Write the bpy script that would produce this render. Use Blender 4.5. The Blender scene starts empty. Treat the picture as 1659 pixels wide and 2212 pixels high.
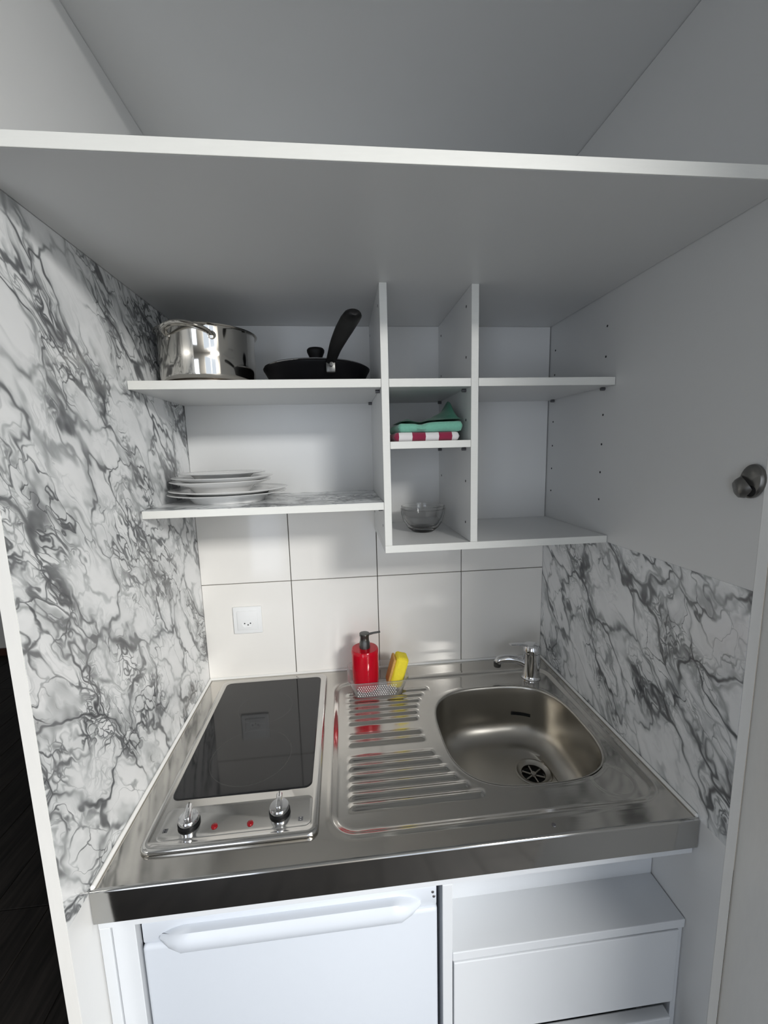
import bpy, bmesh, math, random
from mathutils import Vector, Matrix
random.seed(7)
PI = math.pi
sc = bpy.context.scene
COL = sc.collection

# ---------------------------------------------------------------- camera
cam_d = bpy.data.cameras.new('camera')
cam = bpy.data.objects.new('camera', cam_d)
COL.objects.link(cam)
cam_d.sensor_fit = 'VERTICAL'
cam_d.sensor_height = 24.0
cam_d.lens = 900.54 / 2212.0 * 24.0
cam_d.clip_start = 0.01
r_ = Vector((0.9944239, -0.10248004, -0.02487865))
u_ = Vector((0.03938997, 0.14211239, 0.98906648))
f_ = Vector((0.097824, 0.98453132, -0.14535664))
M = Matrix((r_, u_, -f_)).transposed().to_4x4()
M.translation = Vector((0.40348, -1.17421, 1.54576))
cam.matrix_world = M
sc.camera = cam

# ---------------------------------------------------------------- world, lights, exposure
w = bpy.data.worlds.new('world')
sc.world = w
w.use_nodes = True
w.node_tree.nodes['Background'].inputs[0].default_value = (0.72, 0.83, 1.0, 1)
w.node_tree.nodes['Background'].inputs[1].default_value = 1.0
vs = sc.view_settings
vs.view_transform = 'Standard'
vs.look = 'None'
vs.exposure = 0.0
vs.gamma = 1.0
vs.use_curve_mapping = False


def area(name, loc, target, sx, sy, power, color):
    d = bpy.data.lights.new(name, 'AREA')
    d.shape = 'RECTANGLE'
    d.size, d.size_y = sx, sy
    d.energy = power
    d.color = color
    o = bpy.data.objects.new(name, d)
    COL.objects.link(o)
    o.location = loc
    o.rotation_euler = (Vector(target) - Vector(loc)).to_track_quat('-Z', 'Y').to_euler()
    return o


# bright ceiling panel lamp of the room, up behind the camera on the right
area('ceiling_lamp_light', (1.75, -2.8, 2.43), (1.75, -2.8, 0), 0.9, 0.9, 205, (1.0, 0.985, 0.955))
# daylight coming in through the window and balcony door behind the camera
area('window_light', (1.45, -3.52, 1.30), (1.45, 0, 1.30), 1.7, 1.9, 4, (0.86, 0.93, 1.0))
area('balcony_door_light', (-0.75, -3.52, 1.15), (-0.75, 0, 1.15), 0.9, 1.9, 12, (0.84, 0.90, 1.0))

# ---------------------------------------------------------------- materials


def srgb(r, g, b):
    f = lambda c: (c / 255 / 12.92) if c / 255 <= 0.04045 else ((c / 255 + 0.055) / 1.055) ** 2.4
    return (f(r), f(g), f(b), 1)


def mat(name, col, rough=0.5, metal=0.0, **kw):
    m = bpy.data.materials.new(name)
    m.use_nodes = True
    b = m.node_tree.nodes['Principled BSDF']
    b.inputs['Base Color'].default_value = col
    b.inputs['Roughness'].default_value = rough
    b.inputs['Metallic'].default_value = metal
    for k, v in kw.items():
        b.inputs[k].default_value = v
    return m


def nodes(m):
    nt = m.node_tree
    return nt, nt.nodes['Principled BSDF'], nt.nodes.new, nt.links.new


def add_fine_noise(m, scale, amount, bump=0.0, stretch=(1, 1, 1), rough_amt=0.0):
    """small colour variation, relief and gloss variation so no surface is perfectly flat"""
    nt, b, N, L = nodes(m)
    tc = N('ShaderNodeTexCoord'); mp = N('ShaderNodeMapping'); mp.inputs['Scale'].default_value = stretch
    no = N('ShaderNodeTexNoise'); no.inputs['Scale'].default_value = scale; no.inputs['Detail'].default_value = 4
    L(tc.outputs['Object'], mp.inputs[0]); L(mp.outputs[0], no.inputs['Vector'])
    base = b.inputs['Base Color'].default_value[:]
    mx = N('ShaderNodeMix'); mx.data_type = 'RGBA'
    mx.inputs[6].default_value = tuple(c * (1 - amount) for c in base[:3]) + (1,)
    mx.inputs[7].default_value = tuple(min(1, c * (1 + amount)) for c in base[:3]) + (1,)
    L(no.outputs['Fac'], mx.inputs[0]); L(mx.outputs[2], b.inputs['Base Color'])
    if bump:
        bp = N('ShaderNodeBump'); bp.inputs['Strength'].default_value = bump; bp.inputs['Distance'].default_value = 0.001
        L(no.outputs['Fac'], bp.inputs['Height']); L(bp.outputs[0], b.inputs['Normal'])
    if rough_amt:
        r0 = b.inputs['Roughness'].default_value
        mr = N('ShaderNodeMapRange')
        mr.inputs[3].default_value = r0 - rough_amt; mr.inputs[4].default_value = r0 + rough_amt
        L(no.outputs['Fac'], mr.inputs[0]); L(mr.outputs[0], b.inputs['Roughness'])
    return m


M_WHITE = add_fine_noise(mat('white_melamine', (0.75, 0.755, 0.75, 1), 0.38), 9, 0.012, 0.02)
M_EDGE = add_fine_noise(mat('white_edge_banding', (0.80, 0.80, 0.76, 1), 0.45), 40, 0.03, 0.03, (1, 1, 8))
M_OLDWHITE = add_fine_noise(mat('cream_panel_edge', (0.76, 0.75, 0.72, 1), 0.5), 30, 0.03, 0.04, (6, 6, 1))
M_TILE = add_fine_noise(mat('glazed_white_tile', (0.87, 0.85, 0.81, 1), 0.10), 6, 0.008, 0.10)
M_GROUT = mat('grey_grout', srgb(120, 115, 108), 0.9)
M_LACQ = add_fine_noise(mat('white_lacquer', (0.68, 0.705, 0.735, 1), 0.16), 5, 0.01, 0.05)
M_FRIDGE = add_fine_noise(mat('white_enamel', (0.60, 0.64, 0.70, 1), 0.25), 60, 0.006, 0.04)
M_WALL = add_fine_noise(mat('painted_plaster', (0.54, 0.53, 0.51, 1), 0.85), 30, 0.03, 0.15)
M_CEIL = add_fine_noise(mat('ceiling_paint', (0.78, 0.78, 0.76, 1), 0.9), 30, 0.02, 0.1)
M_SILI = mat('white_sealant', (0.84, 0.84, 0.82, 1), 0.35)
M_CHROME = mat('chrome', (0.72, 0.72, 0.73, 1), 0.06, 1.0)
M_POT = add_fine_noise(mat('polished_steel', (0.62, 0.60, 0.56, 1), 0.07, 1.0), 3, 0.02)
M_POTBASE = mat('dull_steel_base', (0.30, 0.27, 0.24, 1), 0.35, 1.0)
M_BLACKPL = add_fine_noise(mat('black_plastic', (0.004, 0.004, 0.0045, 1), 0.5, 0.0, **{'Specular IOR Level': 0.22}), 60, 0.2, 0.1)
M_NONSTICK = add_fine_noise(mat('black_nonstick', (0.002, 0.002, 0.003, 1), 0.45, 0.0, **{'Specular IOR Level': 0.18}), 80, 0.2, 0.05)
M_BLACK = mat('black_void', (0.006, 0.006, 0.006, 1), 0.9)
M_HOLE = mat('dark_drilled_hole', (0.03, 0.03, 0.035, 1), 0.8)
M_PEG = mat('grey_peg', (0.14, 0.14, 0.15, 1), 0.4, 0.6)
M_CERAMIC = mat('white_porcelain', (0.84, 0.84, 0.83, 1), 0.12)
M_RED = mat('red_indicator', (0.22, 0.004, 0.008, 1), 0.2)
M_DARKSTEEL = mat('dark_brushed_steel', (0.12, 0.12, 0.115, 1), 0.35, 0.9)
M_KNOB = mat('grey_metal_knob', (0.20, 0.195, 0.185, 1), 0.32, 0.8)
M_SOCKET = mat('white_socket_plastic', (0.86, 0.87, 0.87, 1), 0.3)
M_SKIRT = mat('brown_skirting', (0.05, 0.018, 0.012, 1), 0.5)


def steel(name, col, rough, stretch, bump=0.03):
    m = mat(name, col, rough, 1.0)
    nt, b, N, L = nodes(m)
    tc = N('ShaderNodeTexCoord'); mp = N('ShaderNodeMapping'); mp.inputs['Scale'].default_value = stretch
    no = N('ShaderNodeTexNoise'); no.inputs['Scale'].default_value = 60; no.inputs['Detail'].default_value = 3
    L(tc.outputs['Object'], mp.inputs[0]); L(mp.outputs[0], no.inputs['Vector'])
    mr = N('ShaderNodeMapRange'); mr.inputs[3].default_value = rough * 0.8; mr.inputs[4].default_value = rough * 1.25
    L(no.outputs['Fac'], mr.inputs[0]); L(mr.outputs[0], b.inputs['Roughness'])
    bp = N('ShaderNodeBump'); bp.inputs['Strength'].default_value = bump; bp.inputs['Distance'].default_value = 0.0005
    L(no.outputs['Fac'], bp.inputs['Height']); L(bp.outputs[0], b.inputs['Normal'])
    return m


M_STEEL = steel('brushed_steel_sheet', (0.57, 0.55, 0.515, 1), 0.14, (0.3, 6, 6))
M_BASIN = mat('satin_steel_basin', (0.50, 0.48, 0.44, 1), 0.29, 1.0)
M_HOBSTEEL = steel('hob_frame_steel', (0.60, 0.59, 0.57, 1), 0.11, (0.3, 6, 6))
M_LIP = steel('front_lip_steel', (0.50, 0.495, 0.48, 1), 0.10, (0.3, 6, 6), 0.02)


def marble(name, rot=(0, 0, 0), stretch=(1, 1, 1), seed=0.0, dens=0.5):
    m = mat(name, (0.8, 0.8, 0.8, 1), 0.24)
    nt, b, N, L = nodes(m)
    tc = N('ShaderNodeTexCoord')
    mp = N('ShaderNodeMapping')
    mp.inputs['Location'].default_value = (seed, seed * 1.7, seed * 0.6)
    mp.inputs['Rotation'].default_value = rot
    L(tc.outputs['Object'], mp.inputs[0])
    mp2 = N('ShaderNodeMapping'); mp2.inputs['Scale'].default_value = stretch
    L(mp.outputs[0], mp2.inputs[0])

    def noise(scale, detail, vec, rough=0.55, dist=0.0):
        n = N('ShaderNodeTexNoise'); n.inputs['Scale'].default_value = scale
        n.inputs['Detail'].default_value = detail; n.inputs['Roughness'].default_value = rough
        n.inputs['Distortion'].default_value = dist
        L(vec, n.inputs['Vector']); return n

    def math_(op, a, bb=None, clamp=False):
        n = N('ShaderNodeMath'); n.operation = op; n.use_clamp = clamp
        for i, v in enumerate((a, bb)):
            if v is None: continue
            if isinstance(v, (int, float)): n.inputs[i].default_value = v
            else: L(v, n.inputs[i])
        return n.outputs[0]

    def warp(vec, nz, amt):
        s = N('ShaderNodeVectorMath'); s.operation = 'SUBTRACT'; s.inputs[1].default_value = (0.5, 0.5, 0.5)
        L(nz.outputs['Color'], s.inputs[0])
        k = N('ShaderNodeVectorMath'); k.operation = 'SCALE'; k.inputs['Scale'].default_value = amt
        L(s.outputs[0], k.inputs[0])
        a = N('ShaderNodeVectorMath'); a.operation = 'ADD'
        L(vec, a.inputs[0]); L(k.outputs[0], a.inputs[1]); return a.outputs[0]

    v0 = mp2.outputs[0]
    v1 = warp(v0, noise(4.5, 4, v0, 0.6), 0.26)
    v2 = warp(v1, noise(20, 3, v1, 0.5), 0.040)
    v3 = warp(v0, noise(7, 3, v0, 0.6), 0.22)

    def edges(vec, scale, width, vary=1.0, feat='DISTANCE_TO_EDGE'):
        vo = N('ShaderNodeTexVoronoi'); vo.feature = feat; vo.inputs['Scale'].default_value = scale
        L(vec, vo.inputs['Vector'])
        d = vo.outputs['Distance']
        if vary:                                              # veins swell and thin out along their length
            nz = noise(scale * 0.9, 2, vec)
            d = math_('DIVIDE', d, math_('ADD', math_('MULTIPLY', math_('POWER', nz.outputs['Fac'], 3.0), 7.0 * vary), 0.12))
        mr = N('ShaderNodeMapRange'); mr.interpolation_type = 'SMOOTHSTEP'
        mr.inputs[1].default_value = 0.0; mr.inputs[2].default_value = width
        mr.inputs[3].default_value = 1.0; mr.inputs[4].default_value = 0.0
        L(d, mr.inputs[0])
        return mr.outputs[0]

    def ramp(fac, lo, hi):
        mr = N('ShaderNodeMapRange'); mr.interpolation_type = 'SMOOTHSTEP'
        mr.inputs[1].default_value = lo; mr.inputs[2].default_value = hi
        L(fac, mr.inputs[0]); return mr.outputs[0]

    # bands in which the veins crowd together, running round large white islands
    band = math_('MULTIPLY', edges(v3, 4.2, 0.22 + 0.14 * dens, 0), ramp(noise(5.5, 3, v0).outputs['Fac'], 0.34, 0.58))
    patch = ramp(noise(9, 3, v0).outputs['Fac'], 0.36, 0.62)
    big = math_('MULTIPLY', edges(v1, 7.5, 0.050), math_('ADD', math_('MULTIPLY', patch, 0.50), 0.20))
    med = math_('MULTIPLY', edges(v2, 20, 0.080), math_('MULTIPLY', band, 0.72))
    fine = math_('MULTIPLY', edges(v2, 44, 0.12), math_('MULTIPLY', math_('MULTIPLY', band, patch), 0.70))
    wisp = math_('MULTIPLY', edges(v2, 12, 0.10), math_('MULTIPLY', patch, 0.40))
    halo = math_('MULTIPLY', edges(v1, 7.5, 0.16), 0.12)
    halo2 = math_('MULTIPLY', edges(v2, 19, 0.30), math_('MULTIPLY', band, 0.14))
    cloud = math_('MULTIPLY', ramp(noise(10, 3, v1).outputs['Fac'], 0.52, 0.80), 0.11)
    dark = math_('MAXIMUM', math_('MAXIMUM', math_('MAXIMUM', big, med), fine), wisp)
    soft = math_('ADD', math_('ADD', halo, cloud), halo2, True)
    tot = math_('ADD', dark, math_('MULTIPLY', soft, 0.85), True)
    cr = N('ShaderNodeValToRGB')
    e = cr.color_ramp.elements
    e[0].position = 0.0; e[0].color = (0.87, 0.88, 0.885, 1)
    e[1].position = 1.0; e[1].color = (0.050, 0.052, 0.058, 1)
    x = e.new(0.25); x.color = (0.58, 0.60, 0.605, 1)
    x = e.new(0.55); x.color = (0.22, 0.228, 0.235, 1)
    L(tot, cr.inputs[0]); L(cr.outputs[0], b.inputs['Base Color'])
    return m


M_MARBLE_L = marble('marble_film_left', (math.radians(-35), 0, 0), (1, 1.30, 0.70), 3.1, 0.55)
M_MARBLE_R = marble('marble_film_right', (math.radians(38), 0, 0), (1, 1.3, 0.70), 7.7, 0.6)
M_MARBLE_S = marble('marble_film_shelf', (0, 0, 0), (0.6, 1.0, 1), 1.3, 0.6)


def wood_floor():
    m = mat('dark_laminate', (0.03, 0.027, 0.025, 1), 0.55, 0.0, **{'Specular IOR Level': 0.25})
    nt, b, N, L = nodes(m)
    tc = N('ShaderNodeTexCoord'); mp = N('ShaderNodeMapping'); mp.inputs['Scale'].default_value = (14, 1.1, 1)
    oi = N('ShaderNodeObjectInfo')
    ad = N('ShaderNodeVectorMath'); ad.operation = 'ADD'
    L(tc.outputs['Object'], ad.inputs[0]); L(oi.outputs['Random'], ad.inputs[1]); L(ad.outputs[0], mp.inputs[0])
    no = N('ShaderNodeTexNoise'); no.inputs['Scale'].default_value = 3; no.inputs['Detail'].default_value = 6; no.inputs['Distortion'].default_value = 1.2
    L(mp.outputs[0], no.inputs['Vector'])
    cr = N('ShaderNodeValToRGB'); e = cr.color_ramp.elements
    e[0].position = 0.3; e[0].color = (0.005, 0.0046, 0.0045, 1)
    e[1].position = 0.75; e[1].color = (0.024, 0.021, 0.019, 1)
    L(no.outputs['Fac'], cr.inputs[0]); L(cr.outputs[0], b.inputs['Base Color'])
    return m


M_FLOOR = wood_floor()


def glass(name, col=(1, 1, 1, 1), rough=0.0, ior=1.45, trans=1.0, alpha=1.0):
    m = mat(name, col, rough)
    b = m.node_tree.nodes['Principled BSDF']
    b.inputs['Transmission Weight'].default_value = trans
    b.inputs['IOR'].default_value = ior
    b.inputs['Alpha'].default_value = alpha
    return m


M_GLASS = glass('clear_glass', (1, 1, 1, 1), 0.0, 1.35)
M_LIDGLASS = glass('lid_glass', (0.75, 0.78, 0.78, 1))


def hob_glass():
    m = mat('black_ceramic_glass', (0.010, 0.010, 0.011, 1), 0.06)
    nt, b, N, L = nodes(m)
    # faint printed rings of the two cooking zones (flat print)
    tc = N('ShaderNodeTexCoord'); sx = N('ShaderNodeSeparateXYZ'); L(tc.outputs['Object'], sx.inputs[0])

    def mth(op, a, c=None):
        n = N('ShaderNodeMath'); n.operation = op
        for i, v in enumerate((a, c)):
            if v is None: continue
            if isinstance(v, (int, float)): n.inputs[i].default_value = v
            else: L(v, n.inputs[i])
        return n.outputs[0]
    tot = None
    for cx, cy, r in ((-0.003, -0.057, 0.083), (-0.003, 0.115, 0.066)):
        dx = mth('SUBTRACT', sx.outputs[0], cx); dy = mth('SUBTRACT', sx.outputs[1], cy)
        d = mth('SQRT', mth('ADD', mth('MULTIPLY', dx, dx), mth('MULTIPLY', dy, dy)))
        ring = mth('LESS_THAN', mth('ABSOLUTE', mth('SUBTRACT', d, r)), 0.0009)
        tot = ring if tot is None else mth('MAXIMUM', tot, ring)
    mx = N('ShaderNodeMix'); mx.data_type = 'RGBA'
    mx.inputs[6].default_value = (0.010, 0.010, 0.011, 1); mx.inputs[7].default_value = (0.026, 0.026, 0.026, 1)
    L(tot, mx.inputs[0]); L(mx.outputs[2], b.inputs['Base Color'])
    return m


M_HOBGLASS = hob_glass()


def cloth(name, col, scale=220):
    m = mat(name, col, 0.95)
    b = m.node_tree.nodes['Principled BSDF']
    b.inputs['Sheen Weight'].default_value = 0.3
    return add_fine_noise(m, scale, 0.12, 0.5)


M_GREEN = cloth('mint_terry', srgb(118, 182, 160))
M_GREEN2 = cloth('teal_terry', srgb(72, 145, 122))


def check_cloth():
    m = cloth('red_white_check', (0.8, 0.8, 0.8, 1))
    nt, b, N, L = nodes(m)
    tc = N('ShaderNodeTexCoord'); sx = N('ShaderNodeSeparateXYZ'); L(tc.outputs['Object'], sx.inputs[0])

    def stripe(sock, off, per):
        a = N('ShaderNodeMath'); a.operation = 'ADD'; a.inputs[1].default_value = off; L(sock, a.inputs[0])
        d = N('ShaderNodeMath'); d.operation = 'DIVIDE'; d.inputs[1].default_value = per; L(a.outputs[0], d.inputs[0])
        f = N('ShaderNodeMath'); f.operation = 'FRACT'; L(d.outputs[0], f.inputs[0])
        g = N('ShaderNodeMath'); g.operation = 'LESS_THAN'; g.inputs[1].default_value = 0.5; L(f.outputs[0], g.inputs[0])
        return g.outputs[0]
    s1 = stripe(sx.outputs[0], 0.0735 + 1.0, 0.0575); s2 = stripe(sx.outputs[1], 1.012, 0.0575)
    ad = N('ShaderNodeMath'); ad.operation = 'ADD'; L(s1, ad.inputs[0])
    k = N('ShaderNodeMath'); k.operation = 'MULTIPLY'; k.inputs[1].default_value = 0.6; L(s2, k.inputs[0]); L(k.outputs[0], ad.inputs[1])
    cr = N('ShaderNodeValToRGB'); e = cr.color_ramp.elements
    e[0].color = srgb(225, 222, 222); e[1].color = srgb(140, 34, 66)
    mm = N('ShaderNodeMath'); mm.operation = 'MINIMUM'; mm.inputs[1].default_value = 1.0; L(s1, mm.inputs[0])
    L(mm.outputs[0], cr.inputs[0]); L(cr.outputs[0], b.inputs['Base Color'])
    return m


M_CHECK = check_cloth()
M_SPONGE = add_fine_noise(mat('yellow_sponge', srgb(242, 222, 60), 0.9), 130, 0.10, 1.0)
M_SPONGE['x'] = 1
M_SCOUR = add_fine_noise(mat('ochre_scouring_pad', srgb(205, 160, 90), 0.95), 220, 0.25, 1.0)
M_SOAPRED = glass('red_translucent_plastic', srgb(222, 14, 44), 0.12, 1.45, 0.45)
M_CADDY = glass('frosted_clear_plastic', (0.96, 0.96, 0.97, 1), 0.18, 1.15, 0.92)

# ---------------------------------------------------------------- mesh helpers


def bm_new():
    return bmesh.new()


def add_box(bm, x0, x1, y0, y1, z0, z1, bev=0.0, seg=1, rot=None, piv=None):
    vs_ = [bm.verts.new((x, y, z)) for x in (x0, x1) for y in (y0, y1) for z in (z0, z1)]
    F = [(0, 1, 3, 2), (4, 6, 7, 5), (0, 4, 5, 1), (2, 3, 7, 6), (0, 2, 6, 4), (1, 5, 7, 3)]
    fs = [bm.faces.new([vs_[i] for i in f]) for f in F]
    if bev > 0:
        es = list({e for f in fs for e in f.edges})
        r = bmesh.ops.bevel(bm, geom=es, offset=bev, segments=seg, affect='EDGES', profile=0.5)
        nv = list({v for f in r['faces'] for v in f.verts} | {v for v in vs_ if v.is_valid})
    else:
        nv = vs_
    if rot is not None:
        bmesh.ops.rotate(bm, verts=nv, cent=piv or ((x0 + x1) / 2, (y0 + y1) / 2, (z0 + z1) / 2), matrix=rot)
    return nv


def add_lathe(bm, prof, cx, cy, z0=0.0, n=48, a0=0.0, close=True, sx=1.0, sy=1.0):
    """prof: list of (r, z); revolved about the vertical axis at cx, cy"""
    rings = []
    for r, z in prof:
        if r < 1e-6:
            rings.append([bm.verts.new((cx, cy, z0 + z))])
        else:
            rings.append([bm.verts.new((cx + sx * r * math.cos(a0 + 2 * PI * i / n), cy + sy * r * math.sin(a0 + 2 * PI * i / n), z0 + z)) for i in range(n)])
    for a, b in zip(rings[:-1], rings[1:]):
        for i in range(n):
            j = (i + 1) % n
            if len(a) == 1 and len(b) == 1: break
            if len(a) == 1: bm.faces.new((a[0], b[j], b[i]))
            elif len(b) == 1: bm.faces.new((a[i], a[j], b[0]))
            else: bm.faces.new((a[i], a[j], b[j], b[i]))
    return [v for r in rings for v in r]


def add_tube(bm, pts, radii, n=16, flat=1.0, up=(0, 0, 1), cap=True, expo=2.0):
    """sweep a (super)ellipse along pts; flat scales the section along `up`"""
    pts = [Vector(p) for p in pts]
    if isinstance(radii, (int, float)): radii = [radii] * len(pts)
    flats = flat if isinstance(flat, (list, tuple)) else [flat] * len(pts)
    rings = []
    up = Vector(up)
    for i, p in enumerate(pts):
        t = (pts[min(i + 1, len(pts) - 1)] - pts[max(i - 1, 0)]).normalized()
        s = t.cross(up)
        if s.length < 1e-4: s = t.cross(Vector((0, 1, 0.01)))
        s.normalize(); n_ = s.cross(t).normalized()
        ring = []
        for k in range(n):
            a = 2 * PI * k / n
            c, d = math.cos(a), math.sin(a)
            q = (abs(c) ** expo + abs(d) ** expo) ** (-1 / expo)
            ring.append(bm.verts.new(p + s * (c * q * radii[i]) + n_ * (d * q * radii[i] * flats[i])))
        rings.append(ring)
    for a, b in zip(rings[:-1], rings[1:]):
        for i in range(n):
            j = (i + 1) % n
            bm.faces.new((a[i], b[i], b[j], a[j]))
    if cap:
        bm.faces.new(rings[0]); bm.faces.new(list(reversed(rings[-1])))
    return [v for r in rings for v in r]


def curve_pts(pts, n=8):
    """Catmull-Rom through pts"""
    P = [Vector(p) for p in pts]
    P = [P[0] * 2 - P[1]] + P + [P[-1] * 2 - P[-2]]
    out = []
    for i in range(1, len(P) - 2):
        for k in range(n):
            t = k / n
            a, b, c, d = P[i - 1], P[i], P[i + 1], P[i + 2]
            out.append(0.5 * ((2 * b) + (c - a) * t + (2 * a - 5 * b + 4 * c - d) * t * t + (3 * b - a - 3 * c + d) * t ** 3))
    out.append(P[-2])
    return out


def rrect(x0, x1, y0, y1, r, n=6):
    pts = []
    for cx, cy, a in ((x1 - r, y1 - r, 0), (x0 + r, y1 - r, 90), (x0 + r, y0 + r, 180), (x1 - r, y0 + r, 270)):
        for k in range(n + 1):
            t = math.radians(a + 90 * k / n)
            pts.append((cx + r * math.cos(t), cy + r * math.sin(t)))
    return pts


def add_loft(bm, loops, cap0=False, cap1=False):
    R = [[bm.verts.new(p) for p in lp] for lp in loops]
    n = len(R[0])
    for a, b in zip(R[:-1], R[1:]):
        for i in range(n):
            j = (i + 1) % n
            bm.faces.new((a[i], a[j], b[j], b[i]))
    if cap0: bm.faces.new(list(reversed(R[0])))
    if cap1: bm.faces.new(R[-1])
    return R


WORLD = {}


def obj(name, bm, m, parent=None, base=(0, 0, 0), smooth=False, angle=40, label=None):
    """link bm as one mesh object; vertices are given in world coordinates"""
    me = bpy.data.meshes.new(name)
    org = Vector(base) if parent is None else WORLD[parent.name]
    bmesh.ops.translate(bm, verts=bm.verts, vec=-org)
    bmesh.ops.recalc_face_normals(bm, faces=bm.faces)
    if smooth:
        for f in bm.faces: f.smooth = True
        for e in bm.edges:
            if len(e.link_faces) == 2 and e.calc_face_angle(0) > math.radians(angle): e.smooth = False
    bm.to_mesh(me); bm.free()
    me.materials.append(m)
    o = bpy.data.objects.new(name, me)
    COL.objects.link(o)
    if parent is None: o.location = org
    else: o.parent = parent
    WORLD[o.name] = org
    if label: o['label'] = label
    return o


def thing(name, label, cat, base, group=None):
    o = bpy.data.objects.new(name, None)
    o.empty_display_size = 0.05
    COL.objects.link(o); o.location = base
    o['label'] = label; o['category'] = cat
    if group: o['group'] = group
    WORLD[o.name] = Vector(base)
    return o


def tag(o, label, cat, group=None):
    o['label'] = label; o['category'] = cat
    if group: o['group'] = group
    return o


def struct(o):
    o['kind'] = 'structure'
    return o


def box_obj(name, m, parent, *a, bev=0.0008, seg=1, **k):
    bm = bm_new(); add_box(bm, *a, bev=bev, seg=seg)
    return obj(name, bm, m, parent, **k)


# ---------------------------------------------------------------- room shell
H = 2.50
XL, XR, YF, YB = -3.0, 3.0, -3.60, 2.27
floor = struct(box_obj('floor', M_FLOOR, None, XL, XR, YF, YB, -0.06, -0.012, bev=0, base=(0, 0, -0.06)))
bmp = bm_new(); add_box(bmp, 0.0015, 0.1925, 0.0015, 1.2785, -0.012, 0.0, bev=0.0012)
plank = obj('plank', bmp, M_FLOOR, floor)
plank_z = 0.06
first = True
nx = int((XR - XL) / 0.194)
for i in range(nx + 1):
    off = (i * 0.47) % 1.28
    y = YF - off
    while y < YB:
        x = XL + i * 0.194
        y0, y1 = max(y, YF), min(y + 1.28, YB)
        if y1 - y0 > 0.05 and x + 0.194 <= XR + 0.01:
            if first: o = plank; first = False
            else:
                o = plank.copy(); COL.objects.link(o); o.parent = floor
            o.location = (x, y0, 0)
            o.scale = (1, (y1 - y0) / 1.28, 1)
        y += 1.28
struct(box_obj('ceiling', M_CEIL, None, XL, XR, YF, YB, H, H + 0.1, bev=0, base=(0, 0, H)))
struct(box_obj('wall_left', M_WALL, None, XL - 0.1, XL, YF, YB, 0, H, bev=0, base=(XL, 0, 0)))
struct(box_obj('wall_right', M_WALL, None, XR, XR + 0.1, YF, YB, 0, H, bev=0, base=(XR, 0, 0)))
struct(box_obj('wall_far', M_WALL, None, XL - 0.1, XR + 0.1, YB, YB + 0.1, 0, H, bev=0, base=(0, YB, 0)))
struct(box_obj('baseboard_far', M_SKIRT, None, XL, -0.02, YB - 0.014, YB, 0, 0.06, bev=0.002, base=(0, YB, 0)))
# wall with the window and the balcony door, behind the camera
bm = bm_new()
for a in ((XL - 0.1, -1.25, 0, H), (-0.25, 0.55, 0, H), (2.35, XR + 0.1, 0, H), (-1.25, -0.25, 2.15, H), (0.55, 2.35, 2.30, H), (0.55, 2.35, 0, 0.30)):
    add_box(bm, a[0], a[1], YF - 0.1, YF, a[2], a[3])
struct(obj('wall_front', bm, M_WALL, None, (0, YF, 0)))


def window(name, x0, x1, z0, z1, mull):
    o = struct(box_obj(name, M_WHITE, None, x0, x1, YF - 0.09, YF - 0.03, z0, z0 + 0.05, bev=0.002, base=(x0, YF, z0)))
    bm = bm_new()
    for a in ((x0, x0 + 0.05, z0 + 0.05, z1), (x1 - 0.05, x1, z0 + 0.05, z1), (x0 + 0.05, x1 - 0.05, z1 - 0.05, z1)):
        add_box(bm, a[0], a[1], YF - 0.09, YF - 0.03, a[2], a[3], bev=0.002)
    for mx in mull: add_box(bm, mx - 0.03, mx + 0.03, YF - 0.09, YF - 0.03, z0 + 0.05, z1 - 0.05, bev=0.002)
    obj('window_frame', bm, M_WHITE, o)


window('window_1', 0.55, 2.35, 0.30, 2.30, (1.45,))
window('window_2', -1.25, -0.25, 0.0, 2.15, ())

# kitchen back wall with its tiles
wb = struct(box_obj('wall_back', M_GROUT, None, -0.0175, XR, 0.006, 0.12, 0, H, bev=0, base=(0, 0.006, 0)))
xs = (0.0, 0.248, 0.496, 0.747, 1.0)
zs = (0.584, 0.884, 1.184, 1.484)
for j in range(3):
    for i in range(4):
        bm = bm_new()
        add_box(bm, xs[i] + (0.0011 if i else 0.0004), xs[i + 1] - (0.0011 if i < 3 else 0.0004), 0.0, 0.0062, zs[j] + 0.0011, zs[j + 1] - 0.0011, bev=0.0010, seg=2)
        obj('tile', bm, M_TILE, wb)

# ---------------------------------------------------------------- side panels of the niche
YP = -0.642
ZU = 1.875                                                    # underside of the overhead cupboard
lp = struct(box_obj('wall_niche_left', M_WHITE, None, -0.0175, -0.0006, YP + 0.0006, 0.006, 0, 2.46, base=(-0.009, -0.3, 0)))
box_obj('edge_banding', M_OLDWHITE, lp, -0.0177, -0.0002, YP, YP + 0.0008, 0, 2.46, bev=0.0002)
box_obj('marble_film', M_MARBLE_L, lp, -0.0006, 0.0, YP + 0.001, 0.0, 0.897, ZU, bev=0, label='white film with grey marble veins')
rp = struct(box_obj('wall_niche_right', M_WHITE, None, 1.0005, 1.0185, YP + 0.0006, 0.006, 0, 2.46, base=(1.009, -0.3, 0)))
box_obj('edge_banding', M_OLDWHITE, rp, 1.0003, 1.0187, YP, YP + 0.0008, 0, 2.46, bev=0.0002)
box_obj('marble_film', M_MARBLE_R, rp, 0.9997, 1.0005, YP + 0.001, 0.0, 0.897, 1.327, bev=0, label='white film with grey marble veins')


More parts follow.
